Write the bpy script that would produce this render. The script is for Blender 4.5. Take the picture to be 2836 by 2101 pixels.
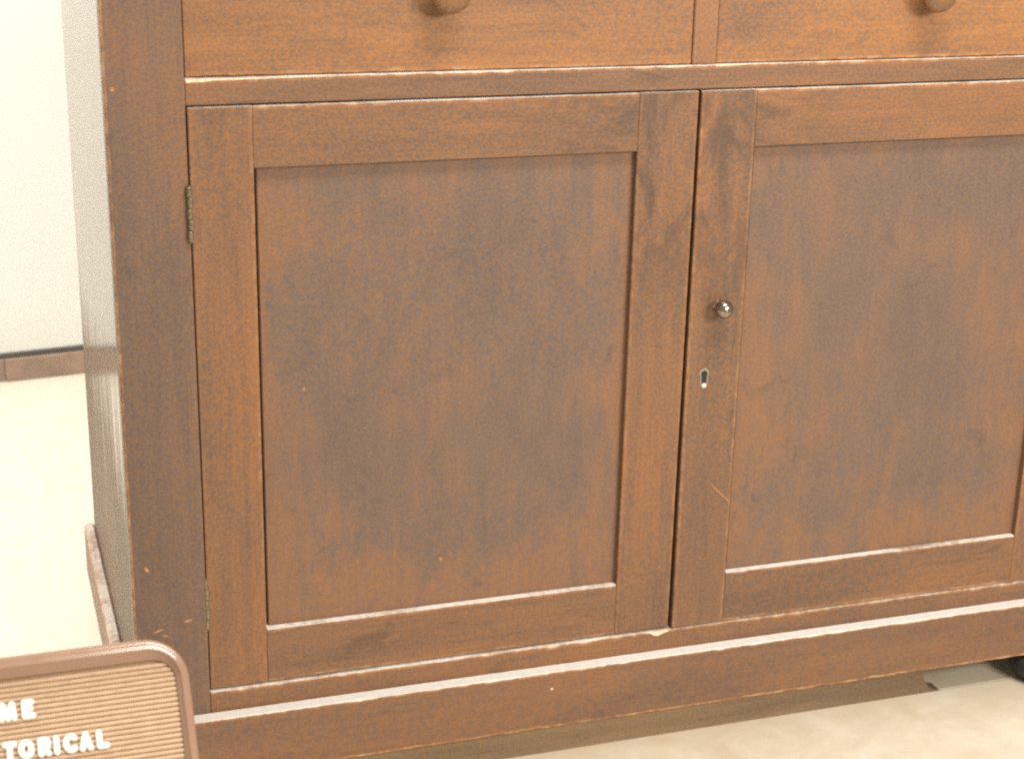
import bpy, bmesh, math, random
from mathutils import Vector, Matrix

scene = bpy.context.scene
coll = scene.collection
for _o in list(bpy.data.objects):
    bpy.data.objects.remove(_o)
random.seed(7)

# ------------------------------------------------------------------ camera
EYE = 1.087                       # camera height; x = 0, cabinet front at y = 0
cam_d = bpy.data.cameras.new('camera')
cam = bpy.data.objects.new('camera', cam_d)
coll.objects.link(cam)
right = Vector((0.9500780, -0.3114058, 0.0194462))
fwd = Vector((0.3010757, 0.8986367, -0.3190696))
up = Vector((0.0818850, 0.3089958, 0.9475317))
m = Matrix.Identity(4)
for i in range(3):
    m[i][0] = right[i]
    m[i][1] = up[i]
    m[i][2] = -fwd[i]
m.translation = (0.0, -1.7, EYE)
cam.matrix_world = m
cam_d.sensor_fit = 'HORIZONTAL'
cam_d.sensor_width = 36.0
cam_d.lens = 36.0 * 4672.09 / 2836.0
cam_d.clip_start = 0.05
cam_d.clip_end = 200.0
cam_d.dof.use_dof = True
cam_d.dof.focus_distance = 1.98
cam_d.dof.aperture_fstop = 7.0
scene.camera = cam

# ------------------------------------------------------------------ world and lamps (indoor)
world = bpy.data.worlds.new('World')
scene.world = world
world.use_nodes = True
bg = world.node_tree.nodes['Background']
bg.inputs['Color'].default_value = (1.0, 0.975, 0.93, 1.0)
bg.inputs['Strength'].default_value = 0.45


def area(name, loc, target, size, energy, color, size_y=None):
    d = bpy.data.lights.new(name, 'AREA')
    d.shape = 'RECTANGLE'
    d.size = size
    d.size_y = size_y or size
    d.energy = energy
    d.color = color
    o = bpy.data.objects.new(name, d)
    coll.objects.link(o)
    o.location = loc
    o.rotation_euler = (Vector(target) - Vector(loc)).to_track_quat('-Z', 'Y').to_euler()
    return o


# key lamp in front of the cabinet, to the right; then two added fill lights
area('lamp_front', (1.70, -2.50, 1.62), (0.80, 0.0, 0.75), 1.1, 66, (1.0, 0.93, 0.84), 0.6)
area('overhead_fill', (0.9, -1.0, 2.75), (0.8, -0.2, 0.0), 1.2, 52, (1.0, 0.94, 0.85), 0.5)  # unseen overhead fill, added to brighten ledges and floor
area('wall_fill', (-0.75, 0.75, 2.45), (0.0, 1.2, 0.3), 0.6, 68, (1.0, 0.97, 0.91), 0.6)  # unseen fill, added to brighten the wall and the cabinet side

scene.view_settings.view_transform = 'Standard'
scene.view_settings.look = 'None'
scene.view_settings.exposure = 0.0
scene.view_settings.gamma = 1.0
scene.view_settings.use_curve_mapping = False
scene.render.engine = 'CYCLES'
scene.cycles.filter_width = 2.2
scene.cycles.use_denoising = False
scene.cycles.max_bounces = 8


# ------------------------------------------------------------------ node helpers
class NT:
    def __init__(self, name):
        self.mat = bpy.data.materials.new(name)
        self.mat.use_nodes = True
        self.t = self.mat.node_tree
        self.b = self.t.nodes['Principled BSDF']

    def n(self, typ, **kw):
        nd = self.t.nodes.new(typ)
        for k, v in kw.items():
            setattr(nd, k, v)
        return nd

    def l(self, a, b):
        self.t.links.new(a, b)

    def math(self, op, a, b=None, clamp=False):
        nd = self.n('ShaderNodeMath', operation=op, use_clamp=clamp)
        for i, v in enumerate((a, b)):
            if v is None:
                continue
            if hasattr(v, 'is_linked'):
                self.l(v, nd.inputs[i])
            else:
                nd.inputs[i].default_value = v
        return nd.outputs[0]

    def mix(self, fac, a, b, blend='MIX'):
        nd = self.n('ShaderNodeMix', data_type='RGBA', blend_type=blend)
        for sock, v in ((nd.inputs[0], fac), (nd.inputs[6], a), (nd.inputs[7], b)):
            if hasattr(v, 'is_linked'):
                self.l(v, sock)
            elif isinstance(v, (int, float)):
                sock.default_value = v
            else:
                sock.default_value = (v[0], v[1], v[2], 1.0)
        return nd.outputs[2]

    def coords(self, spread=37.0):
        """object coordinates shifted by a per-object random amount"""
        tc = self.n('ShaderNodeTexCoord')
        oi = self.n('ShaderNodeObjectInfo')
        sh = self.math('MULTIPLY', oi.outputs['Random'], spread)
        ad = self.n('ShaderNodeVectorMath', operation='ADD')
        self.l(tc.outputs['Object'], ad.inputs[0])
        self.l(sh, ad.inputs[1])
        return ad.outputs[0]

    def scaled(self, vec, s):
        mp = self.n('ShaderNodeVectorMath', operation='MULTIPLY')
        self.l(vec, mp.inputs[0])
        mp.inputs[1].default_value = s
        return mp.outputs[0]

    def noise(self, vec, scale, detail=3.0, rough=0.55, dist=0.0):
        nd = self.n('ShaderNodeTexNoise')
        nd.inputs['Scale'].default_value = scale
        nd.inputs['Detail'].default_value = detail
        nd.inputs['Roughness'].default_value = rough
        nd.inputs['Distortion'].default_value = dist
        self.l(vec, nd.inputs['Vector'])
        return nd.outputs['Fac'], nd.outputs['Color']

    def ramp(self, fac, stops, interp='LINEAR'):
        r = self.n('ShaderNodeValToRGB')
        r.color_ramp.interpolation = interp
        el = r.color_ramp.elements
        while len(el) < len(stops):
            el.new(0.5)
        for e, (p, c) in zip(el, stops):
            e.position = p
            e.color = (c[0], c[1], c[2], 1.0) if not isinstance(c, (int, float)) else (c, c, c, 1.0)
        self.l(fac, r.inputs[0])
        return r.outputs[0]

    def bump(self, h, strength, dist):
        b = self.n('ShaderNodeBump')
        b.inputs['Strength'].default_value = strength
        b.inputs['Distance'].default_value = dist
        self.l(h, b.inputs['Height'])
        self.l(b.outputs[0], self.b.inputs['Normal'])


def wood(name, axis, dark, mid, warm, rough=0.46, coat=0.12, grain=1.0, dust=1.0, blotch=1.0, polish=None,
         bloom=None, smudge=None, run=1.0):
    """old varnished softwood: finish gone grey in places and orange in others, streaks along the grain,
    worn edges, dust on up-facing ledges.  bloom: half sizes (x, z) of a panel whose middle has gone grey;
    smudge: (axis, from, to): greasy hand marks growing along that local axis"""
    k = NT(name)
    v = k.coords()
    ai = 'xyz'.index(axis)

    def along(f):
        st = [1.0, 1.0, 1.0]
        st[ai] = min(1.0, f * run)
        return k.scaled(v, st)
    zone, _ = k.noise(along(0.35), 6.5, 3.0, 0.55, 0.5)
    med, _ = k.noise(along(0.18), 30.0, 4.0, 0.62, 0.25)
    streak, _ = k.noise(along(0.045), 95.0, 4.0, 0.6, 0.15)
    fine, _ = k.noise(along(0.03), 420.0, 2.0, 0.6)
    s = k.math('ADD', k.math('MULTIPLY', zone, 0.52),
               k.math('ADD', k.math('MULTIPLY', med, 0.36), k.math('MULTIPLY', streak, 0.12)))
    if bloom:
        tc0 = k.n('ShaderNodeTexCoord')
        s0 = k.n('ShaderNodeSeparateXYZ')
        k.l(tc0.outputs['Object'], s0.inputs[0])
        ex = k.math('POWER', k.math('ABSOLUTE', k.math('DIVIDE', s0.outputs['X'], bloom[0])), 4.0)
        ez = k.math('POWER', k.math('ABSOLUTE', k.math('DIVIDE', k.math('SUBTRACT', s0.outputs['Z'], 0.03), bloom[1])), 6.0)
        edge = k.math('MINIMUM', k.math('ADD', ex, ez), 1.0)
        s = k.math('ADD', k.math('SUBTRACT', s, 0.05), k.math('MULTIPLY', edge, k.math('MULTIPLY', med, 0.36)))
    c = k.ramp(s, [(0.5 - 0.13 / blotch, dark), (0.5 - 0.02, mid), (0.5 + 0.11 / blotch, warm)])
    # dark lines of the grain
    c = k.mix(k.math('MULTIPLY', k.ramp(streak, [(0.34, 1.0), (0.50, 0.0)]), 0.24 * grain, True), c,
              (dark[0] * 0.62, dark[1] * 0.60, dark[2] * 0.60))
    c = k.mix(k.math('MULTIPLY', k.ramp(fine, [(0.36, 1.0), (0.60, 0.0)]), 0.24 * grain, True), c,
              (dark[0] * 0.55, dark[1] * 0.5, dark[2] * 0.45))
    # speckled, crazed finish
    spf, _ = k.noise(v, 300.0, 2.0, 0.75)
    c = k.mix(0.48, c, k.mix(k.ramp(spf, [(0.38, 0.0), (0.62, 1.0)]),
                             (dark[0] * 0.85, dark[1] * 1.0, dark[2] * 1.5),
                             (mid[0] * 1.45, mid[1] * 1.15, mid[2] * 0.80)))
    # grease and dirt, in streaky marks
    gr, _ = k.noise(along(0.45), 24.0, 4.0, 0.65, 1.2)
    amt = 0.45
    lo = 0.60
    gm = k.ramp(gr, [(lo, 0.0), (lo + 0.16, 1.0)])
    if smudge:
        tc1 = k.n('ShaderNodeTexCoord')
        s1 = k.n('ShaderNodeSeparateXYZ')
        k.l(tc1.outputs['Object'], s1.inputs[0])
        mr1 = k.n('ShaderNodeMapRange', interpolation_type='SMOOTHSTEP')
        mr1.inputs['From Min'].default_value = smudge[1]
        mr1.inputs['From Max'].default_value = smudge[2]
        k.l(s1.outputs[smudge[0]], mr1.inputs['Value'])
        gm = k.math('MAXIMUM', gm, k.math('MULTIPLY', mr1.outputs[0], k.ramp(gr, [(0.42, 0.0), (0.60, 1.0)])))
        amt = 0.55
    c = k.mix(k.math('MULTIPLY', gm, amt), c, (dark[0] * 0.50, dark[1] * 0.58, dark[2] * 0.72))
    # worn edges
    at = k.n('ShaderNodeAttribute', attribute_name='wear')
    wn, _ = k.noise(v, 60.0, 5.0, 0.7)
    wf = k.math('MULTIPLY', at.outputs['Fac'], k.ramp(wn, [(0.36, 0.15), (0.56, 1.0)]), True)
    c = k.mix(wf, c, k.mix(k.ramp(wn, [(0.5, 0.0), (0.7, 1.0)]), (0.52, 0.235, 0.085), (0.70, 0.48, 0.28)))
    # dust and bare wood lying on upward faces
    if dust > 0:
        g = k.n('ShaderNodeNewGeometry')
        sp = k.n('ShaderNodeSeparateXYZ')
        k.l(g.outputs['True Normal'], sp.inputs[0])
        upf = k.ramp(sp.outputs['Z'], [(0.55, 0.0), (0.8, 1.0)])
        dn, _ = k.noise(v, 7.0, 4.0, 0.6)
        dn2, _ = k.noise(v, 120.0, 3.0, 0.6)
        dd = k.math('ADD', k.math('MULTIPLY', dn, 0.75), k.math('MULTIPLY', dn2, 0.25))
        du = k.math('MULTIPLY', k.math('MULTIPLY', upf, k.ramp(dd, [(0.40, min(0.9, 0.28 * dust * dust)), (0.56, 1.0)])), dust, True)
        c = k.mix(du, c, k.mix(dn2, (0.60, 0.555, 0.49), (0.83, 0.81, 0.77)))
        rg = k.math('ADD', k.math('MULTIPLY', du, 0.4), k.math('ADD', rough - 0.10, k.math('MULTIPLY', med, 0.2)), True)
    else:
        rg = k.math('ADD', rough - 0.10, k.math('MULTIPLY', med, 0.2))
    k.l(c, k.b.inputs['Base Color'])
    k.l(rg, k.b.inputs['Roughness'])
    k.b.inputs['Coat Weight'].default_value = coat
    k.b.inputs['Specular IOR Level'].default_value = 0.32
    k.b.inputs['Coat Roughness'].default_value = 0.32
    if polish is not None:
        # thick shiny varnish that is rubbed off low down, in streaks along the grain
        tc = k.n('ShaderNodeTexCoord')
        sx = k.n('ShaderNodeSeparateXYZ')
        k.l(tc.outputs['Object'], sx.inputs[0])
        pf, _ = k.noise(k.scaled(v, [1.0, 1.0, 0.06]), 40.0, 3.0, 0.6)
        hh = k.math('ADD', sx.outputs['Z'], k.math('MULTIPLY', k.math('SUBTRACT', pf, 0.5), 0.35))
        mr = k.n('ShaderNodeMapRange', interpolation_type='SMOOTHSTEP')
        mr.inputs['From Min'].default_value = polish - 0.09
        mr.inputs['From Max'].default_value = polish + 0.09
        mr.inputs['To Min'].default_value = 0.06
        mr.inputs['To Max'].default_value = 1.0
        k.l(hh, mr.inputs['Value'])
        k.l(mr.outputs[0], k.b.inputs['Coat Weight'])
        k.b.inputs['Coat Roughness'].default_value = 0.16
        k.b.inputs['Coat IOR'].default_value = 3.2
        k.b.inputs['Coat Tint'].default_value = (1.0, 0.97, 0.92, 1.0)
        k.b.inputs['Specular IOR Level'].default_value = 0.15
    h = k.math('ADD', k.math('MULTIPLY', fine, 0.6), k.math('MULTIPLY', streak, 0.9))
    k.bump(h, 0.35, 0.0006)
    return k.mat


def plain(name, col, rough, metal=0.0, var=0.12, scale=60.0, spec=0.5, bump=0.0, bumpd=0.0004):
    k = NT(name)
    v = k.coords(11.0)
    f, _ = k.noise(v, scale, 4.0, 0.6)
    lo = tuple(max(0, x * (1 - var)) for x in col)
    hi = tuple(min(1, x * (1 + var)) for x in col)
    k.l(k.ramp(f, [(0.3, lo), (0.7, hi)]), k.b.inputs['Base Color'])
    k.l(k.math('ADD', rough - 0.06, k.math('MULTIPLY', f, 0.12)), k.b.inputs['Roughness'])
    k.b.inputs['Metallic'].default_value = metal
    k.b.inputs['Specular IOR Level'].default_value = spec
    if bump:
        k.bump(f, bump, bumpd)
    return k.mat


# palettes: dark, mid, warm
P_POST = ((0.118, 0.083, 0.062), (0.172, 0.107, 0.070), (0.250, 0.125, 0.056))
P_DOOR = ((0.124, 0.079, 0.052), (0.212, 0.114, 0.058), (0.335, 0.143, 0.047))
P_PANEL = ((0.126, 0.091, 0.071), (0.172, 0.111, 0.075), (0.290, 0.132, 0.051))
P_DRAW = ((0.165, 0.094, 0.052), (0.270, 0.134, 0.056), (0.410, 0.182, 0.053))
P_BASE = ((0.146, 0.090, 0.057), (0.218, 0.118, 0.061), (0.290, 0.130, 0.052))
W_POST_V = wood('wood_corner_post', 'z', *P_POST)
W_SIDE = wood('wood_side_board', 'z', (0.13, 0.092, 0.066), (0.175, 0.118, 0.080), (0.24, 0.145, 0.085), rough=0.5, coat=1.0, grain=1.6,
              polish=-0.155)
W_RAIL = wood('wood_rail', 'x', *P_DOOR)
W_DOOR_V = wood('wood_door_upright', 'z', *P_DOOR)
W_DOOR_M = wood('wood_door_meeting_upright', 'z', *P_DOOR, smudge=('Z', 0.02, 0.22))
W_DOOR_H = wood('wood_door_crosspiece', 'x', *P_DOOR)
W_DOOR_HL = wood('wood_door_top_left', 'x', *P_DOOR, smudge=('X', 0.02, 0.2))
W_DOOR_HR = wood('wood_door_top_right', 'x', *P_DOOR, smudge=('X', -0.06, -0.2))
W_PANEL = wood('wood_door_panel', 'z', *P_PANEL, bloom=(0.215, 0.265), grain=0.55, run=2.2, blotch=0.85)
W_DRAW = wood('wood_drawer_front', 'x', *P_DRAW, blotch=1.1)
W_DIV = wood('wood_drawer_divider', 'z', P_DRAW[0], (0.26, 0.13, 0.06), P_DRAW[2])
W_BASE = wood('wood_plinth', 'x', *P_BASE, dust=1.55)
W_BASE_S = wood('wood_plinth_return', 'y', *P_BASE, dust=0.62)
W_INNER_SHADE = wood('wood_inner_shade_strip', 'x', (0.15, 0.108, 0.068), (0.235, 0.165, 0.098), (0.34, 0.235, 0.13), rough=0.75, coat=0.0, dust=0.0)  # inner boards, and the brown strip standing in for shadow
W_KNOB = wood('wood_turned_knob', 'y', (0.13, 0.07, 0.035), (0.22, 0.11, 0.045), P_DRAW[1], dust=0.0, coat=0.4)
M_BARE = plain('bare_wood', (0.74, 0.60, 0.42), 0.8, var=0.25, scale=200)
M_DING = plain('dinged_wood', (0.46, 0.21, 0.08), 0.7, var=0.3, scale=200)
M_BRASS = plain('aged_brass', (0.24, 0.19, 0.12), 0.40, metal=0.7, var=0.45, scale=300, bump=0.3)
M_KNOB = plain('tarnished_metal_knob', (0.30, 0.24, 0.19), 0.16, metal=0.9, var=0.3, scale=120)
M_PLATE = plain('worn_brass_keyhole', (0.30, 0.245, 0.18), 0.5, metal=0.3, var=0.25, scale=300)
M_LIP = plain('lit_brass_lip', (0.66, 0.60, 0.50), 0.5, metal=0.2, var=0.2, scale=300)
M_HOLE = plain('keyhole_dark', (0.03, 0.025, 0.02), 0.9)
M_FOOT = plain('black_painted_foot', (0.022, 0.020, 0.021), 0.55, var=0.2)
M_BASEB = plain('brown_baseboard_vinyl', (0.350, 0.240, 0.180), 0.6, var=0.15, scale=25)
M_TOP_STRIP = plain('dark_top_strip', (0.10, 0.088, 0.078), 0.7)
M_FRAME = plain('brown_sign_plastic', (0.31, 0.185, 0.122), 0.17, var=0.05, scale=30)
M_RIB = plain('tan_ribbed_plastic', (0.51, 0.345, 0.215), 0.5, var=0.10, scale=90)
M_BACK = plain('brown_sign_back', (0.44, 0.285, 0.165), 0.6, var=0.05)
M_LETTER = plain('white_letter_plastic', (0.78, 0.75, 0.68), 0.4, var=0.02)
M_POST = plain('brown_post_metal', (0.16, 0.09, 0.05), 0.4, metal=0.3, var=0.05)


def wall_mat():
    k = NT('white_painted_wall')
    v = k.coords(5.0)
    a, _ = k.noise(v, 2.2, 3.0, 0.5)
    b, _ = k.noise(v, 160.0, 3.0, 0.6)
    k.l(k.ramp(a, [(0.3, (0.79, 0.785, 0.745)), (0.7, (0.83, 0.825, 0.785))]), k.b.inputs['Base Color'])
    k.b.inputs['Roughness'].default_value = 0.6
    k.bump(b, 0.25, 0.0006)
    return k.mat


def sheet_mat(name, amt, tan_edge, lo, mid, hi):
    """pale vinyl; stain: tan blotches, stronger towards the front edge of the cupboard (local +y edge)"""
    k = NT(name)
    v = k.coords(23.0)
    a, _ = k.noise(v, 9.0, 5.0, 0.62, 0.7)
    b, _ = k.noise(v, 60.0, 4.0, 0.65)
    c = k.ramp(a, [(0.30, lo), (0.50, mid), (0.68, hi)])
    c = k.mix(k.math('MULTIPLY', k.ramp(b, [(0.54, 0.0), (0.72, 1.0)]), amt), c, (0.56, 0.43, 0.29))
    if tan_edge:
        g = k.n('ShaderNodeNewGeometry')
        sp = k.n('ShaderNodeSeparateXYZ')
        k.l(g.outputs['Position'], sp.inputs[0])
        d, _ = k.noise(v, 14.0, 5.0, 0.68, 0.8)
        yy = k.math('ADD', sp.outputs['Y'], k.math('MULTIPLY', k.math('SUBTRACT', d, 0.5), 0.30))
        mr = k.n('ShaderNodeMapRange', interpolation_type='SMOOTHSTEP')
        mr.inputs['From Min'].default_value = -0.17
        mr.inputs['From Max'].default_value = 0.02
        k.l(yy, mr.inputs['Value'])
        c = k.mix(k.math('MULTIPLY', mr.outputs[0], tan_edge), c, k.mix(b, (0.42, 0.32, 0.20), (0.56, 0.43, 0.30)))
    k.l(c, k.b.inputs['Base Color'])
    k.l(k.math('ADD', 0.42, k.math('MULTIPLY', b, 0.25)), k.b.inputs['Roughness'])
    k.bump(b, 0.2, 0.0005)
    return k.mat


M_WALL = wall_mat()
M_SHEET_F = sheet_mat('cream_vinyl_front_tan', 0.22, 0.55, (0.70, 0.61, 0.46), (0.76, 0.69, 0.55), (0.80, 0.755, 0.64))
M_SHEET_U = sheet_mat('cream_vinyl_shade_tint', 0.30, 0.0, (0.62, 0.50, 0.33), (0.72, 0.62, 0.45), (0.78, 0.70, 0.55))  # tan put into the colour to offset grey shade under the cupboard
M_SHEET_R = sheet_mat('cream_vinyl', 0.06, 0.0, (0.72, 0.665, 0.525), (0.74, 0.695, 0.565), (0.755, 0.715, 0.595))
M_GROUT = plain('floor_joint', (0.66, 0.58, 0.43), 0.9)


# ------------------------------------------------------------------ object helpers
def wloc(o):
    v = Vector((0, 0, 0))
    while o is not None:
        v += o.location
        o = o.parent
    return v


def mesh_obj(name, verts, faces, mat, parent=None, wear=None, smooth=False, origin=None, local=False):
    """verts in world space; origin at their centre.  local=True: verts are in the parent's space"""
    vs = [Vector(v) for v in verts]
    if origin is None:
        lo = Vector((min(v.x for v in vs), min(v.y for v in vs), min(v.z for v in vs)))
        hi = Vector((max(v.x for v in vs), max(v.y for v in vs), max(v.z for v in vs)))
        origin = (lo + hi) / 2
    else:
        origin = Vector(origin)
    me = bpy.data.meshes.new(name)
    me.from_pydata([v - origin for v in vs], [], faces)
    if wear is not None:
        a = me.attributes.new('wear', 'FLOAT', 'POINT')
        for i, w in enumerate(wear):
            a.data[i].value = w
    bm = bmesh.new()
    bm.from_mesh(me)
    bmesh.ops.recalc_face_normals(bm, faces=bm.faces)
    bm.to_mesh(me)
    bm.free()
    if smooth:
        for p in me.polygons:
            p.use_smooth = True
    me.materials.append(mat)
    o = bpy.data.objects.new(name, me)
    coll.objects.link(o)
    if parent is not None:
        o.parent = parent
        o.location = origin if local else origin - wloc(parent)
    else:
        o.location = origin
    return o


def tag(o, label=None, cat=None, group=None, kind=None):
    if label:
        o['label'] = label
    if cat:
        o['category'] = cat
    if group:
        o['group'] = group
    if kind:
        o['kind'] = kind
    return o


def empty(name, loc):
    e = bpy.data.objects.new(name, None)
    e.empty_display_size = 0.05
    coll.objects.link(e)
    e.location = loc
    return e


def vnoise(seed):
    """smooth 1-D value noise"""
    rnd = random.Random(seed)
    tab = [rnd.uniform(-1, 1) for _ in range(512)]

    def f(t):
        i = math.floor(t)
        u = t - i
        u = u * u * (3 - 2 * u)
        return tab[i % 512] * (1 - u) + tab[(i + 1) % 512] * u
    return f


def board(name, box, axis, mat, parent, ch=0.0012, rag=0.0, wear=None, seg=0.006, warp=None, dy=None, wear_w=0.004):
    """A sawn board.  box = (x0,x1,y0,y1,z0,z1); axis = its long direction.
    ch: chamfer; rag: raggedness of its worn arrises; wear: dict {corner index: 0..1} on the four
    long arrises; dy(a,b,c): optional y shift.  Corners (in the two other axes p,q):
    0 = (p0,q0), 1 = (p1,q0), 2 = (p1,q1), 3 = (p0,q1)."""
    ai = 'xyz'.index(axis)
    pi, qi = [i for i in range(3) if i != ai]
    L0, L1 = box[2 * ai], box[2 * ai + 1]
    p0, p1 = box[2 * pi], box[2 * pi + 1]
    q0, q1 = box[2 * qi], box[2 * qi + 1]
    wear = wear or {}
    ins = min(wear_w, (p1 - p0) * 0.3, (q1 - q0) * 0.3)
    fs = [vnoise(random.random() * 1e6) for _ in range(8)]
    n = max(2, int((L1 - L0) / seg))
    ts = [L0, L0 + ch] + [L0 + (L1 - L0) * i / n for i in range(1, n)] + [L1 - ch, L1]
    corners = [(p0, q0, 1, 1), (p1, q0, -1, 1), (p1, q1, -1, -1), (p0, q1, 1, -1)]
    verts, wv = [], []
    N = 0
    for si, t in enumerate(ts):
        end = si in (0, len(ts) - 1)
        ring = []
        for ci, (cp, cq, sp, sq) in enumerate(corners):
            r = rag * wear.get(ci, 0.25)
            nz = 0.55 * fs[ci](t * 70) + 0.45 * fs[ci + 4](t * 210)
            c = ch + max(0.0, nz) * r * 1.6
            w = wear.get(ci, 0.0)
            if end:
                c += ch
            e = ch * 0.7 if end else 0.0
            pts = [(cp + sp * e, cq + sq * (c + ins), 0), (cp + sp * e, cq + sq * c, w),
                   (cp + sp * c, cq + sq * e, w), (cp + sp * (c + ins), cq + sq * e, 0)]
            if ci in (1, 3):
                pts = pts[::-1]
            ring += pts
        N = len(ring)
        for (a, b, w) in ring:
            co = [0, 0, 0]
            co[ai], co[pi], co[qi] = t, a, b
            if dy:
                co[1] += dy(*co)
            verts.append(co)
            wv.append(w)
    faces = []
    R = len(ts)
    for s in range(R - 1):
        for i in range(N):
            j = (i + 1) % N
            faces.append((s * N + i, s * N + j, (s + 1) * N + j, (s + 1) * N + i))
    faces.append(tuple(range(N))[::-1])
    faces.append(tuple((R - 1) * N + i for i in range(N)))
    return mesh_obj(name, verts, faces, mat, parent, wear=wv)


def lathe(name, prof, mat, parent, centre, axis='y', n=32, sign=1, local=False):
    """prof: list of (radius, distance along axis)"""
    verts, faces = [], []
    for r, d in prof:
        for i in range(n):
            a = 2 * math.pi * i / n
            u, w = r * math.cos(a), r * math.sin(a)
            if axis == 'y':
                verts.append((centre[0] + u, centre[1] + sign * d, centre[2] + w))
            else:
                verts.append((centre[0] + u, centre[1] + w, centre[2] + sign * d))
    R = len(prof)
    for s in range(R - 1):
        for i in range(n):
            j = (i + 1) % n
            faces.append((s * n + i, s * n + j, (s + 1) * n + j, (s + 1) * n + i))
    faces.append(tuple(range(n)))
    faces.append(tuple((R - 1) * n + i for i in range(n)))
    return mesh_obj(name, verts, faces, mat, parent, smooth=True, local=local)


# ------------------------------------------------------------------ setting: floor and wall
floor = mesh_obj('floor', [(-4, -4, -0.006), (6, -4, -0.006), (6, 3, -0.006), (-4, 3, -0.006),
                           (-4, -4, -0.05), (6, -4, -0.05), (6, 3, -0.05), (-4, 3, -0.05)],
                 [(0, 1, 2, 3), (7, 6, 5, 4), (0, 4, 5, 1), (1, 5, 6, 2), (2, 6, 7, 3), (3, 7, 4, 0)], M_GROUT)
tag(floor, kind='structure')


def sheet(x0, x1, y0, y1, mat):
    b, g = 0.0003, 0.0002
    x0, x1, y0, y1 = x0 + g, x1 - g, y0 + g, y1 - g
    vs = [(x0, y0, -0.006), (x1, y0, -0.006), (x1, y1, -0.006), (x0, y1, -0.006),
          (x0, y0, -b), (x1, y0, -b), (x1, y1, -b), (x0, y1, -b),
          (x0 + b, y0 + b, 0), (x1 - b, y0 + b, 0), (x1 - b, y1 - b, 0), (x0 + b, y1 - b, 0)]
    fcs = [(8, 9, 10, 11)]
    for a in range(4):
        d = (a + 1) % 4
        fcs += [(a, d, d + 4, a + 4), (a + 4, d + 4, d + 8, a + 8)]
    return mesh_obj('floor_sheet', vs, fcs, mat, floor)


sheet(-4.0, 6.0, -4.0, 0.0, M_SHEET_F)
sheet(-4.0, 0.55, 0.0, 1.352, M_SHEET_R)
sheet(0.55, 6.0, 0.0, 1.352, M_SHEET_U)
sheet(-4.0, 6.0, 1.352, 3.0, M_SHEET_R)

# wall behind, turned slightly against the cabinet
WA, WD = Vector((0.0734, 1.612, 0)), Vector((1, 0.115, 0)).normalized()
WN = Vector((WD.y, -WD.x, 0))          # towards the camera


def wp(s, n_, z):
    q = WA + WD * s + WN * n_
    return (q.x, q.y, z)


def slab(name, s0, s1, n0, n1, z0, z1, mat, parent, soft=0.0):
    b = soft
    vs = [wp(s0, n0, z0), wp(s1, n0, z0), wp(s1, n1, z0), wp(s0, n1, z0),
          wp(s0, n0, z1), wp(s1, n0, z1), wp(s1, n1 - b, z1), wp(s0, n1 - b, z1)]
    fs = [(0, 1, 2, 3), (7, 6, 5, 4), (0, 4, 5, 1), (1, 5, 6, 2), (2, 6, 7, 3), (3, 7, 4, 0)]
    if b:
        vs += [wp(s0, n1, z1 - b), wp(s1, n1, z1 - b)]
        fs = [(0, 1, 2, 3), (7, 6, 5, 4), (0, 4, 5, 1), (1, 5, 6, 9, 2), (2, 9, 8, 3), (9, 6, 7, 8), (3, 8, 7, 4, 0)]
    return mesh_obj(name, vs, fs, mat, parent)


wall = slab('wall', -3.2, 4.5, -0.12, 0.0, -0.02, 2.6, M_WALL, None)
tag(wall, kind='structure')
slab('baseboard', -3.2, -0.022, 0.0, 0.005, 0.004, 0.047, M_BASEB, wall, 0.002)
slab('baseboard', -0.020, 4.5, 0.0, 0.009, 0.001, 0.047, M_BASEB, wall, 0.002)
slab('baseboard_top_strip', -3.2, 4.5, 0.0, 0.004, 0.048, 0.058, M_TOP_STRIP, wall, 0.002)  # thin dark strip along the top of the baseboard

# ------------------------------------------------------------------ the cupboard
XL, XR = 0.1404, 1.4200
SX0, SX1 = 0.2197, 1.3400            # inner edges of the corner posts
Z = lambda z: z + EYE
cab = empty('wooden_cupboard', (0.78, 0.28, 0.0))
tag(cab, 'old brown varnished wooden cupboard with two panelled doors under two drawers', 'cupboard')

Z_LEDGE, Z_DOORB, Z_DOORT, Z_RAILT = Z(-0.970), Z(-0.943), Z(-0.2863), Z(-0.2590)
Z_TOP = Z(-0.045)
Z_PB = Z(-1.0450)                    # plinth underside
DEPTH = 0.575

post = board('corner_post', (XL, SX0, 0.0, 0.022, Z_LEDGE - 0.01, Z_TOP), 'z', W_POST_V, cab, rag=0.0014, ch=0.0011, wear={0: 0.6, 1: 0.1}, wear_w=0.002)
board('corner_post', (SX1, XR, 0.0, 0.022, Z_LEDGE - 0.01, Z_TOP), 'z', W_POST_V, cab, rag=0.0015, wear={1: 0.7})
board('side_board', (XL + 0.0008, XL + 0.0228, 0.0225, DEPTH, Z_LEDGE - 0.01, Z_TOP), 'z', W_SIDE, cab, seg=0.03)
board('side_board', (XR - 0.0228, XR - 0.0008, 0.0225, DEPTH, Z_LEDGE - 0.01, Z_TOP), 'z', W_SIDE, cab, seg=0.03)
board('back_board', (XL + 0.023, XR - 0.023, DEPTH - 0.015, DEPTH - 0.001, Z_LEDGE, Z_TOP - 0.001), 'z', W_SIDE, cab, seg=0.1)
board('bottom_board', (XL + 0.023, XR - 0.023, 0.03, DEPTH - 0.016, Z_LEDGE - 0.008, Z_LEDGE + 0.010), 'x', W_INNER_SHADE, cab, seg=0.1)
board('inner_shelf', (XL + 0.023, XR - 0.023, 0.03, DEPTH - 0.016, Z_RAILT - 0.022, Z_RAILT - 0.006), 'x', W_INNER_SHADE, cab, seg=0.1)
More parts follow.
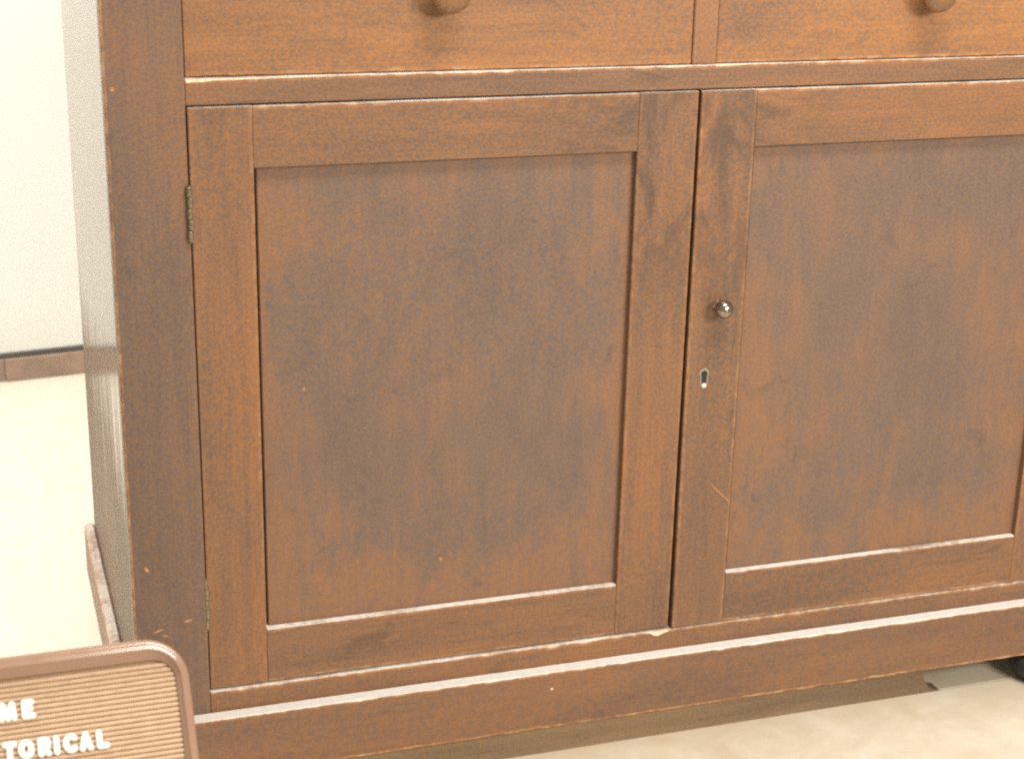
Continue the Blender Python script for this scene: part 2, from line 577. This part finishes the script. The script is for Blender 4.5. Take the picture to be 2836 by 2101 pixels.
board('top_board', (XL - 0.012, XR + 0.012, -0.012, DEPTH + 0.004, Z_TOP + 0.0005, Z_TOP + 0.024), 'x', W_RAIL, cab, seg=0.05)
board('rail', (SX0 + 0.0004, SX1 - 0.0004, 0.0006, 0.024, Z_TOP - 0.035, Z_TOP - 0.0005), 'x', W_RAIL, cab)
board('rail', (SX0 + 0.0004, SX1 - 0.0004, 0.0006, 0.026, Z_DOORT + 0.0008, Z_RAILT), 'x', W_RAIL, cab, rag=0.0018, ch=0.0008,
      wear={3: 0.6})
board('rail', (SX0 + 0.0004, SX1 - 0.0004, 0.0004, 0.026, Z_LEDGE - 0.006, Z_DOORB - 0.0012), 'x', W_RAIL, cab, rag=0.002, ch=0.0008,
      wear={3: 0.7})

# drawers: the fronts sit a little behind the rail, further back at the left end
D_TOP = Z_TOP - 0.0365
DX0, DX1 = 0.7700, 0.7985
board('drawer_divider', (DX0, DX1, 0.0006, 0.024, Z_RAILT + 0.0005, D_TOP), 'z', W_DIV, cab, rag=0.001, wear={0: 0.3})


def knob_wood(parent, c):
    lathe('knob', [(0.004, -0.002), (0.012, 0.0), (0.0115, 0.004), (0.0092, 0.008), (0.0105, 0.012), (0.017, 0.015), (0.0215, 0.019),
                   (0.0225, 0.023), (0.0215, 0.027), (0.017, 0.0305), (0.009, 0.0325), (0.0, 0.033)], W_KNOB, parent, c, 'y', 40, -1)


def drawer(x0, x1, y_l, y_r, kx, kz):
    f = lambda x, y, z: y_l + (y_r - y_l) * (x - x0) / (x1 - x0)
    d = board('drawer', (x0, x1, 0.0, 0.020, Z_RAILT + 0.0010, D_TOP - 0.002), 'x', W_DRAW, cab, rag=0.0016, ch=0.0009,
              wear={0: 0.5}, dy=f)
    knob_wood(d, (kx, f(kx, 0, 0) + 0.0003, kz))
    return d


drawer(SX0 + 0.0016, DX0 - 0.0010, 0.0075, 0.0020, 0.4895, Z(-0.1755))
drawer(DX1 + 0.0010, SX1 - 0.0016, 0.0030, 0.0022, 1.0580, Z(-0.1830))


# doors
def door(x0, x1, sl, sr, ptop, pbot, dtop, dbot, y_top, y_bot, rags, meet):
    f = lambda x, y, z: y_bot + (y_top - y_bot) * (z - dbot) / (dtop - dbot)
    d = board('door', (x0 + sl + 0.0034, x1 - sr + 0.0030, 0.0086, 0.0180, pbot - 0.008, ptop + 0.008), 'z', W_PANEL, cab, seg=0.02, dy=f, ch=0.0012)
    board('panel_tongue', (x0 + sl - 0.008, x1 - sr + 0.008, 0.0185, 0.0215, pbot - 0.007, ptop + 0.007), 'z', W_PANEL, d, seg=0.05, dy=f)
    board('stile', (x0, x0 + sl, 0.0, 0.0225, dbot, dtop), 'z', W_DOOR_M if meet == 0 else W_DOOR_V, d, rag=0.0014, ch=0.0009, wear=rags[0], dy=f)
    board('stile', (x1 - sr, x1, 0.0, 0.0225, dbot, dtop), 'z', W_DOOR_M if meet == 1 else W_DOOR_V, d, rag=0.0014, ch=0.0009, wear=rags[1], dy=f)
    board('rail', (x0 + sl + 0.0002, x1 - sr - 0.0002, 0.0003, 0.022, ptop, dtop - 0.0002), 'x', W_DOOR_HL if meet else W_DOOR_HR, d, rag=0.001, ch=0.0005,
          wear=rags[2], dy=f)
    board('rail', (x0 + sl + 0.0002, x1 - sr - 0.0002, 0.0003, 0.022, dbot + 0.0002, pbot), 'x', W_DOOR_H, d, rag=0.0012, ch=0.0008,
          wear=rags[3], dy=f)
    return d, f


dl, fl = door(SX0 + 0.0012, 0.7785, 0.0650, 0.0700, Z(-0.3510), Z(-0.8763), Z_DOORT - 0.0008, Z_DOORB + 0.0006, -0.0030, 0.0035,
              ({0: 0.1, 1: 0.25}, {1: 0.25, 0: 0.2}, {3: 0.5}, {3: 0.5, 0: 0.4}), 1)
dr, fr = door(0.7822, SX1 - 0.0012, 0.0675, 0.0775, Z(-0.3515), Z(-0.8766), Z_DOORT - 0.0008, Z_DOORB + 0.0002, -0.0030, -0.0006,
              ({0: 0.3, 1: 0.3}, {0: 0.3}, {3: 0.6}, {3: 0.5, 0: 0.6}), 0)


def hinge(parent, x, z0, z1, y):
    """five rolled knuckles round a pin, two thin leaf edges"""
    n, K = 14, 5
    verts, faces = [], []
    hgt = (z1 - z0) / K
    r = 0.0030
    for k in range(K):
        a0, a1 = z0 + k * hgt + 0.0004, z0 + (k + 1) * hgt - 0.0004
        rr = r * (1.0 if k % 2 else 0.93)
        ox = 0.0004 if k % 2 else -0.0004
        base = len(verts)
        for (zz, q) in ((a0, rr * 0.82), (a0 + 0.0006, rr), (a1 - 0.0006, rr), (a1, rr * 0.82)):
            for i in range(n):
                t = 2 * math.pi * i / n
                verts.append((x + ox + q * math.cos(t), y + q * math.sin(t), zz))
        for s in range(3):
            for i in range(n):
                j = (i + 1) % n
                faces.append((base + s * n + i, base + s * n + j, base + (s + 1) * n + j, base + (s + 1) * n + i))
        faces.append(tuple(base + i for i in range(n)))
        faces.append(tuple(base + 3 * n + i for i in range(n)))
    # pin
    base = len(verts)
    for zz in (z0 - 0.0012, z1 + 0.0012):
        for i in range(8):
            t = 2 * math.pi * i / 8
            verts.append((x + 0.0014 * math.cos(t), y + 0.0014 * math.sin(t), zz))
    for i in range(8):
        j = (i + 1) % 8
        faces.append((base + i, base + j, base + 8 + j, base + 8 + i))
    faces.append(tuple(base + i for i in range(8)))
    faces.append(tuple(base + 8 + i for i in range(8)))
    return mesh_obj('hinge', verts, faces, M_BRASS, parent)


hinge(dl, 0.2196, Z(-0.4240), Z(-0.3665), fl(0, 0, Z(-0.39)) - 0.0008)
hinge(dl, 0.2204, Z(-0.8665), Z(-0.8060), fl(0, 0, Z(-0.84)) - 0.0004)

# small metal knob on the right door
kc = (0.8170, fr(0, 0, Z(-0.535)) + 0.0004, Z(-0.5345))
lathe('knob', [(0.003, -0.003), (0.0075, 0.0), (0.0072, 0.0015), (0.0048, 0.003), (0.0046, 0.006), (0.0070, 0.0085), (0.0100, 0.0125),
               (0.0110, 0.0165), (0.0104, 0.0205), (0.0080, 0.0240), (0.0045, 0.0262), (0.0, 0.0269)], M_KNOB, dr, kc, 'y', 40, -1)


# keyhole: a brass-lined opening
def keyhole(parent, cx, cy, cz):
    def outline(r, w, hh):
        pts = []
        for i in range(15):
            t = math.radians(-40 + 260 * i / 14)
            pts.append((r * math.cos(t), hh * 0.5 - r + r * math.sin(t) + 0.0002))
        pts += [(-w, -hh * 0.5 + w * 0.7), (-w * 0.6, -hh * 0.5), (w * 0.6, -hh * 0.5), (w, -hh * 0.5 + w * 0.7)]
        return pts
    out = outline(0.0062, 0.0050, 0.0240)
    inn = outline(0.0042, 0.0034, 0.0185)
    n = len(out)
    verts, faces = [], []
    for (pts, y) in ((out, 0.004), (out, -0.0004), (inn, -0.0006), (inn, 0.0042)):
        verts += [(cx + a, cy + y, cz + b) for a, b in pts]
    for s in range(3):
        for i in range(n):
            j = (i + 1) % n
            faces.append((s * n + i, s * n + j, (s + 1) * n + j, (s + 1) * n + i))
    p = mesh_obj('keyhole_plate', verts, faces, M_PLATE, parent)
    v2 = [(cx + a, cy - 0.0001, cz + b + 0.0018) for a, b in outline(0.0041, 0.0033, 0.0145)]
    v2 += [(a, b + 0.003, c) for a, b, c in v2]
    f2 = [tuple(range(n)), tuple(range(n, 2 * n))[::-1]] + [(i, (i + 1) % n, n + (i + 1) % n, n + i) for i in range(n)]
    mesh_obj('keyhole', v2, f2, M_HOLE, parent)
    # lip at the foot of the hole; caught light painted as pale colour
    lathe('keyhole_lip', [(0.0, 0.0), (0.0030, 0.0), (0.0034, 0.0006), (0.0022, 0.0011), (0.0, 0.0016)], M_LIP, parent,
          (cx, cy - 0.0004, cz - 0.0090), 'y', 20, -1)


keyhole(dr, 0.8048, fr(0, 0, Z(-0.622)), Z(-0.6218))

# plinth: front board with a deep dusty ledge, returned along the left side
PY = -0.0170
pl = board('plinth', (XL - 0.0135, XR + 0.0135, PY, 0.0005, Z_PB, Z_LEDGE), 'x', W_BASE, cab, rag=0.0013, ch=0.0010,
           wear={0: 1.0, 3: 0.8}, wear_w=0.0032)
board('plinth', (XL - 0.0135, XL + 0.0005, 0.0012, DEPTH + 0.005, Z_PB, Z_LEDGE), 'y', W_BASE_S, cab, rag=0.002, ch=0.0022,
      wear={0: 0.5, 3: 0.6}, seg=0.02)
board('plinth', (XR - 0.0005, XR + 0.0135, 0.0012, DEPTH + 0.005, Z_PB, Z_LEDGE), 'y', W_BASE_S, cab, rag=0.002, ch=0.0022, seg=0.02)

# low runner: brown board standing in for the shadow under the plinth; its end is cut at a slant
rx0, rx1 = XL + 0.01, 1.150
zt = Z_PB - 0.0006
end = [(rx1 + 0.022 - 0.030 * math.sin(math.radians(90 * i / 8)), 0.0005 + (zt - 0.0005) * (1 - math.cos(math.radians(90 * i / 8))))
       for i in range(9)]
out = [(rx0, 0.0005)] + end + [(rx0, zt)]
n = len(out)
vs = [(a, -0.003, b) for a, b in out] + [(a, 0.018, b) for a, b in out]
mesh_obj('shade_strip', vs, [tuple(range(n)), tuple(range(n, 2 * n))] + [(i, (i + 1) % n, n + (i + 1) % n, n + i) for i in range(n)],
         W_INNER_SHADE, cab)

# turned black feet
FT = Z_PB - 0.0006


def foot(x, y):
    lathe('foot', [(0.0, 0.0005), (0.026, 0.0005), (0.031, 0.002), (0.038, 0.009), (0.0435, 0.018), (0.0450, 0.026),
                   (0.042, 0.033), (0.034, FT - 0.002), (0.028, FT), (0.0, FT)], M_FOOT, cab, (x, y, 0.0), 'z', 40, 1)


foot(1.325, -0.006)
foot(XL + 0.05, DEPTH - 0.06)
foot(1.325, DEPTH - 0.06)


# dings, a scratch and a split-off chip
def flake(name, pts, y, mat, parent, th=0.0005):
    n = len(pts)
    v = [(a, y - th, b) for a, b in pts] + [(a, y + 0.0006, b) for a, b in pts]
    f = [tuple(range(n)), tuple(range(n, 2 * n))[::-1]] + [(i, (i + 1) % n, n + (i + 1) % n, n + i) for i in range(n)]
    return mesh_obj(name, v, f, mat, parent)


def blob(cx, cz, rx, rz, seed, n=11, rot=0.0):
    r = random.Random(seed)
    out = []
    for i in range(n):
        t = 2 * math.pi * i / n
        k = r.uniform(0.65, 1.1)
        a, b = rx * k * math.cos(t), rz * k * math.sin(t)
        out.append((cx + a * math.cos(rot) - b * math.sin(rot), cz + a * math.sin(rot) + b * math.cos(rot)))
    return out


flake('ding', blob(0.335, Z(-0.5971), 0.0016, 0.0024, 1), fl(0, 0, Z(-.6)) + 0.0086, M_DING, dl, 0.0003)
flake('ding', blob(0.4906, Z(-0.8188), 0.0016, 0.0035, 2), fl(0, 0, Z(-.82)) + 0.0086, M_DING, dl, 0.0003)
flake('ding', blob(0.622, Z(-0.9925), 0.0022, 0.0018, 3), PY, M_BARE, pl, 0.0003)
flake('scratch', [(0.8150, Z(-0.7482)), (0.8300, Z(-0.7640)), (0.8465, Z(-0.7800)), (0.8460, Z(-0.7812)), (0.8294, Z(-0.7650))],
      fr(0, 0, Z(-.765)), M_DING, dr, 0.0002)
flake('chip', [(0.742, Z(-0.9440)), (0.7760, Z(-0.9440)), (0.7790, Z(-0.9458)), (0.7740, Z(-0.9470)), (0.7640, Z(-0.9505)),
               (0.7585, Z(-0.9495)), (0.7540, Z(-0.9462))], 0.0002, M_BARE, cab, 0.0004)
# rail arris worn down to pale wood under the drawers
flake('worn_edge', [(0.2210, Z_RAILT - 0.0004), (0.2212, Z_RAILT - 0.0034), (0.2380, Z_RAILT - 0.0032), (0.2500, Z_RAILT - 0.0020),
                    (0.3000, Z_RAILT - 0.0015), (0.3600, Z_RAILT - 0.0010), (0.3600, Z_RAILT - 0.0004)], 0.0008, M_BARE, cab, 0.0004)
flake('worn_edge', [(0.7280, Z_RAILT - 0.0004), (0.7280, Z_RAILT - 0.0010), (0.7420, Z_RAILT - 0.0020), (0.7560, Z_RAILT - 0.0018),
                    (0.7690, Z_RAILT - 0.0012), (0.7690, Z_RAILT - 0.0004)], 0.0008, M_BARE, cab, 0.0004)
flake('worn_edge', [(0.7985, Z_RAILT - 0.0004), (0.7985, Z_RAILT - 0.0020), (0.8200, Z_RAILT - 0.0018), (0.8420, Z_RAILT - 0.0008),
                    (0.8420, Z_RAILT - 0.0004)], 0.0008, M_BARE, cab, 0.0004)
for i, (x, z_, a, b_, s) in enumerate([(0.166, -0.860, 0.0055, 0.0013, 0.3), (0.174, -0.867, 0.004, 0.001, -0.2),
                                       (0.1985, -0.852, 0.005, 0.0014, 0.15), (0.152, -0.905, 0.006, 0.0013, -0.2),
                                       (0.157, -0.785, 0.0018, 0.004, 0.5), (0.149, -0.267, 0.0022, 0.0026, 0.0)]):
    flake('ding', blob(x, Z(z_), a, b_, 20 + i, rot=s), 0.0, M_DING, post, 0.0003)

# ------------------------------------------------------------------ letter-board sign on a tilted stand
TILT = math.radians(39.2)
sign = empty('letter_board_sign', (0.165, -0.2849, Z(-0.7791)))
# local frame: x = right, y = up the board, z = out of the board towards the viewer
sx, sy = Vector((1, 0, 0)), Vector((0, math.sin(TILT), math.cos(TILT)))
sz = sx.cross(sy)
sm = Matrix.Identity(4)
for i in range(3):
    sm[i][0], sm[i][1], sm[i][2] = sx[i], sy[i], sz[i]
sm.translation = sign.location
sign.matrix_world = sm
tag(sign, 'brown round-cornered letter board sign with white letters on tan ribs, before the cupboard corner', 'sign')

U0, U1, V0, V1 = -0.345, 0.0, -0.215, 0.0515


def rrect(u0, u1, v0, v1, r, n=14):
    pts = []
    for (cu, cv, a0) in ((u1 - r, v1 - r, 0), (u0 + r, v1 - r, 90), (u0 + r, v0 + r, 180), (u1 - r, v0 + r, 270)):
        for i in range(n + 1):
            t = math.radians(a0 + 90 * i / n)
            pts.append((cu + r * math.cos(t), cv + r * math.sin(t)))
    return pts


outer = rrect(U0, U1, V0, V1, 0.041)
inner = rrect(U0 + 0.0125, U1 - 0.0125, V0 + 0.021, V1 - 0.0205, 0.0215)
prof = [(0.0, -0.012), (0.0, 0.001), (0.05, 0.0040), (0.12, 0.0056), (0.20, 0.0061), (0.30, 0.0062), (0.36, 0.00635), (0.42, 0.0066), (0.48, 0.00685),
        (0.54, 0.0071), (0.58, 0.0070), (0.64, 0.0060), (0.74, 0.0042), (0.86, 0.0028), (0.96, 0.0020), (1.0, 0.0004), (1.0, -0.005)]
verts, faces = [], []
n = len(outer)
for s, hgt in prof:
    for (a, b), (c, d) in zip(outer, inner):
        verts.append((a + (c - a) * s, b + (d - b) * s, hgt))
for s in range(len(prof) - 1):
    for i in range(n):
        j = (i + 1) % n
        faces.append((s * n + i, s * n + j, (s + 1) * n + j, (s + 1) * n + i))
mesh_obj('frame', verts, faces, M_FRAME, sign, smooth=True, origin=(0, 0, 0), local=True)
bo = rrect(U0 + 0.002, U1 - 0.002, V0 + 0.002, V1 - 0.002, 0.039)
v = [(a, b, -0.0125) for a, b in bo] + [(a, b, -0.0032) for a, b in bo]
n = len(bo)
mesh_obj('backing_board', v, [tuple(range(n)), tuple(range(n, 2 * n))] + [(i, (i + 1) % n, n + (i + 1) % n, n + i) for i in range(n)],
         M_BACK, sign, origin=(0, 0, 0), local=True)

# ribs: half-round bars between the felt-width grooves, each cut to the rounded opening
RP = 0.00477


def half_width(vv):
    """right end of a rib at height vv inside the rounded opening"""
    u1, v1, v0, r = U1 - 0.0118, V1 - 0.0200, V0 + 0.0205, 0.021
    if vv > v1 - r:
        dv = vv - (v1 - r)
        return u1 - r + math.sqrt(max(0, r * r - dv * dv))
    if vv < v0 + r:
        dv = (v0 + r) - vv
        return u1 - r + math.sqrt(max(0, r * r - dv * dv))
    return u1


vv = 0.0262
while vv > V0 + 0.0235:
    ue = half_width(vv) - 0.0004
    us = U0 + U1 - ue
    sec = [(-0.00218, -0.0034), (-0.00218, -0.0016), (-0.0016, -0.0006), (-0.0006, 0.0), (0.0007, 0.0), (0.0016, -0.0006),
           (0.00218, -0.0016), (0.00218, -0.0034)]
    v = [(us, vv + a, b) for a, b in sec] + [(ue, vv + a, b) for a, b in sec]
    f = [tuple(range(8)), tuple(range(8, 16))] + [(i, (i + 1) % 8, 8 + (i + 1) % 8, 8 + i) for i in range(8)]
    mesh_obj('rib', v, f, M_RIB, sign, local=True)
    vv -= RP


def stroke_letter(paths, r, du, dv):
    """white push-in letter: rounded strokes; flattened tubes with round ends, in board coordinates"""
    verts, faces = [], []
    for path in paths:
        # dense path
        closed = path[0] == path[-1]
        pts = [Vector((p[0], p[1])) for p in path]
        rings = []
        if not closed:
            d0 = (pts[0] - pts[1]).normalized()
            d1 = (pts[-1] - pts[-2]).normalized()
            for a in (88, 60, 35, 15):
                rings.append((pts[0] + d0 * r * math.sin(math.radians(a)), r * math.cos(math.radians(a)), -d0))
        N = len(pts) - (1 if closed else 0)
        for i in range(N):
            if closed:
                t = (pts[(i + 1) % N] - pts[i - 1]).normalized()
            elif i == 0:
                t = (pts[1] - pts[0]).normalized()
            elif i == N - 1:
                t = (pts[-1] - pts[-2]).normalized()
            else:
                t = (pts[i + 1] - pts[i - 1]).normalized()
            rings.append((pts[i], r, t))
        if not closed:
            for a in (15, 35, 60, 88):
                rings.append((pts[-1] + d1 * r * math.sin(math.radians(a)), r * math.cos(math.radians(a)), d1))
        base = len(verts)
        K = 12
        for (c, rr, t) in rings:
            nrm = Vector((-t.y, t.x))
            for k in range(K):
                a = 2 * math.pi * k / K
                q = c + nrm * rr * math.cos(a)
                verts.append((q.x + du, q.y + dv, 0.0012 + 0.55 * rr * math.sin(a)))
        R = len(rings)
        for s in range(R if closed else R - 1):
            s2 = (s + 1) % R
            for k in range(K):
                k2 = (k + 1) % K
                faces.append((base + s * K + k, base + s * K + k2, base + s2 * K + k2, base + s2 * K + k))
        if not closed:
            faces.append(tuple(base + k for k in range(K)))
            faces.append(tuple(base + (R - 1) * K + k for k in range(K)))
    return mesh_obj('letter', verts, faces, M_LETTER, sign, smooth=True, local=True)


def arc(cx, cy, rx, ry, a0, a1, n=18):
    return [(cx + rx * math.cos(math.radians(a0 + (a1 - a0) * i / n)), cy + ry * math.sin(math.radians(a0 + (a1 - a0) * i / n)))
            for i in range(n + 1)]


SR = 0.0031
H, W = 0.0185 - 2 * SR, 0.0125 - 2 * SR          # stroke centre box
circ = arc(W / 2 + 0.0006, H / 2, W / 2 + 0.0012, H / 2, 0, 360, 28)
circ[-1] = circ[0]
G = {
    'M': [[(0, 0), (0.0012, H)], [(0.0012, H), (0.0055, 0.0)], [(0.0055, 0.0), (0.0098, H)], [(0.0098, H), (0.0110, 0)]],
    'E': [[(0, 0), (0, H)], [(0, H), (W, H)], [(0, H * 0.52), (W * 0.82, H * 0.52)], [(0, 0), (W + 0.0006, 0)]],
    'T': [[(-0.0005, H), (W + 0.001, H)], [(W / 2, H), (W / 2, 0)]],
    'O': [circ],
    'R': [[(0, 0), (0, H)], [(0, H)] + arc(W * 0.55, H * 0.73, W * 0.5, H * 0.27, 90, -90) + [(0, H * 0.46)], [(W * 0.4, H * 0.46), (W, 0)]],
    'I': [[(0, 0), (0, H)]],
    'C': [arc(W / 2 + 0.0010, H / 2, W / 2 + 0.0014, H / 2, 48, 312, 24)],
    'A': [[(-0.0004, 0), (W / 2, H)], [(W / 2, H), (W + 0.0004, 0)], [(W * 0.2, H * 0.30), (W * 0.8, H * 0.30)]],
    'L': [[(0, H), (0, 0)], [(0, 0), (W, 0)]],
}
B1, B2 = -0.0080 + SR, -0.0440 + SR
for ch_, u, base in (('M', -0.1695, B1), ('E', -0.1522 + SR, B1),
                     ('T', -0.1712 + SR, B2 + .0003), ('O', -0.1575 + SR, B2 + .0003), ('R', -0.1411 + SR, B2 + .0002), ('I', -0.1242, B2 + .0002), ('C', -0.1188 + SR, B2),
                     ('A', -0.1047 + SR, B2), ('L', -0.0897 + SR, B2)):
    stroke_letter(G[ch_], SR, u, base)

# stand of the sign: bracket, post and round base (below the picture)
pw = Vector((-0.1725, -0.09, -0.0125))


def s2w(p):
    return sm @ Vector(p)


top = s2w(pw)
inv = sm.inverted()
K = 20
verts, faces = [], []
for zz, r in ((0.014, 0.016), (top.z + 0.006, 0.016)):
    for k in range(K):
        a = 2 * math.pi * k / K
        verts.append(inv @ Vector((top.x + r * math.cos(a), top.y + 0.028 + r * math.sin(a), zz)))
faces = [(i, (i + 1) % K, K + (i + 1) % K, K + i) for i in range(K)] + [tuple(range(K)), tuple(range(K, 2 * K))]
mesh_obj('post', verts, faces, M_POST, sign, local=True)
verts = []
for zz, r in ((0.0005, 0.15), (0.008, 0.148), (0.014, 0.13), (0.018, 0.03)):
    for k in range(40):
        a = 2 * math.pi * k / 40
        verts.append(inv @ Vector((top.x + r * math.cos(a), top.y + 0.028 + r * math.sin(a), zz)))
faces = [(s * 40 + i, s * 40 + (i + 1) % 40, (s + 1) * 40 + (i + 1) % 40, (s + 1) * 40 + i) for s in range(3) for i in range(40)]
faces += [tuple(range(40)), tuple(range(120, 160))]
mesh_obj('stand_base', verts, faces, M_POST, sign, local=True)
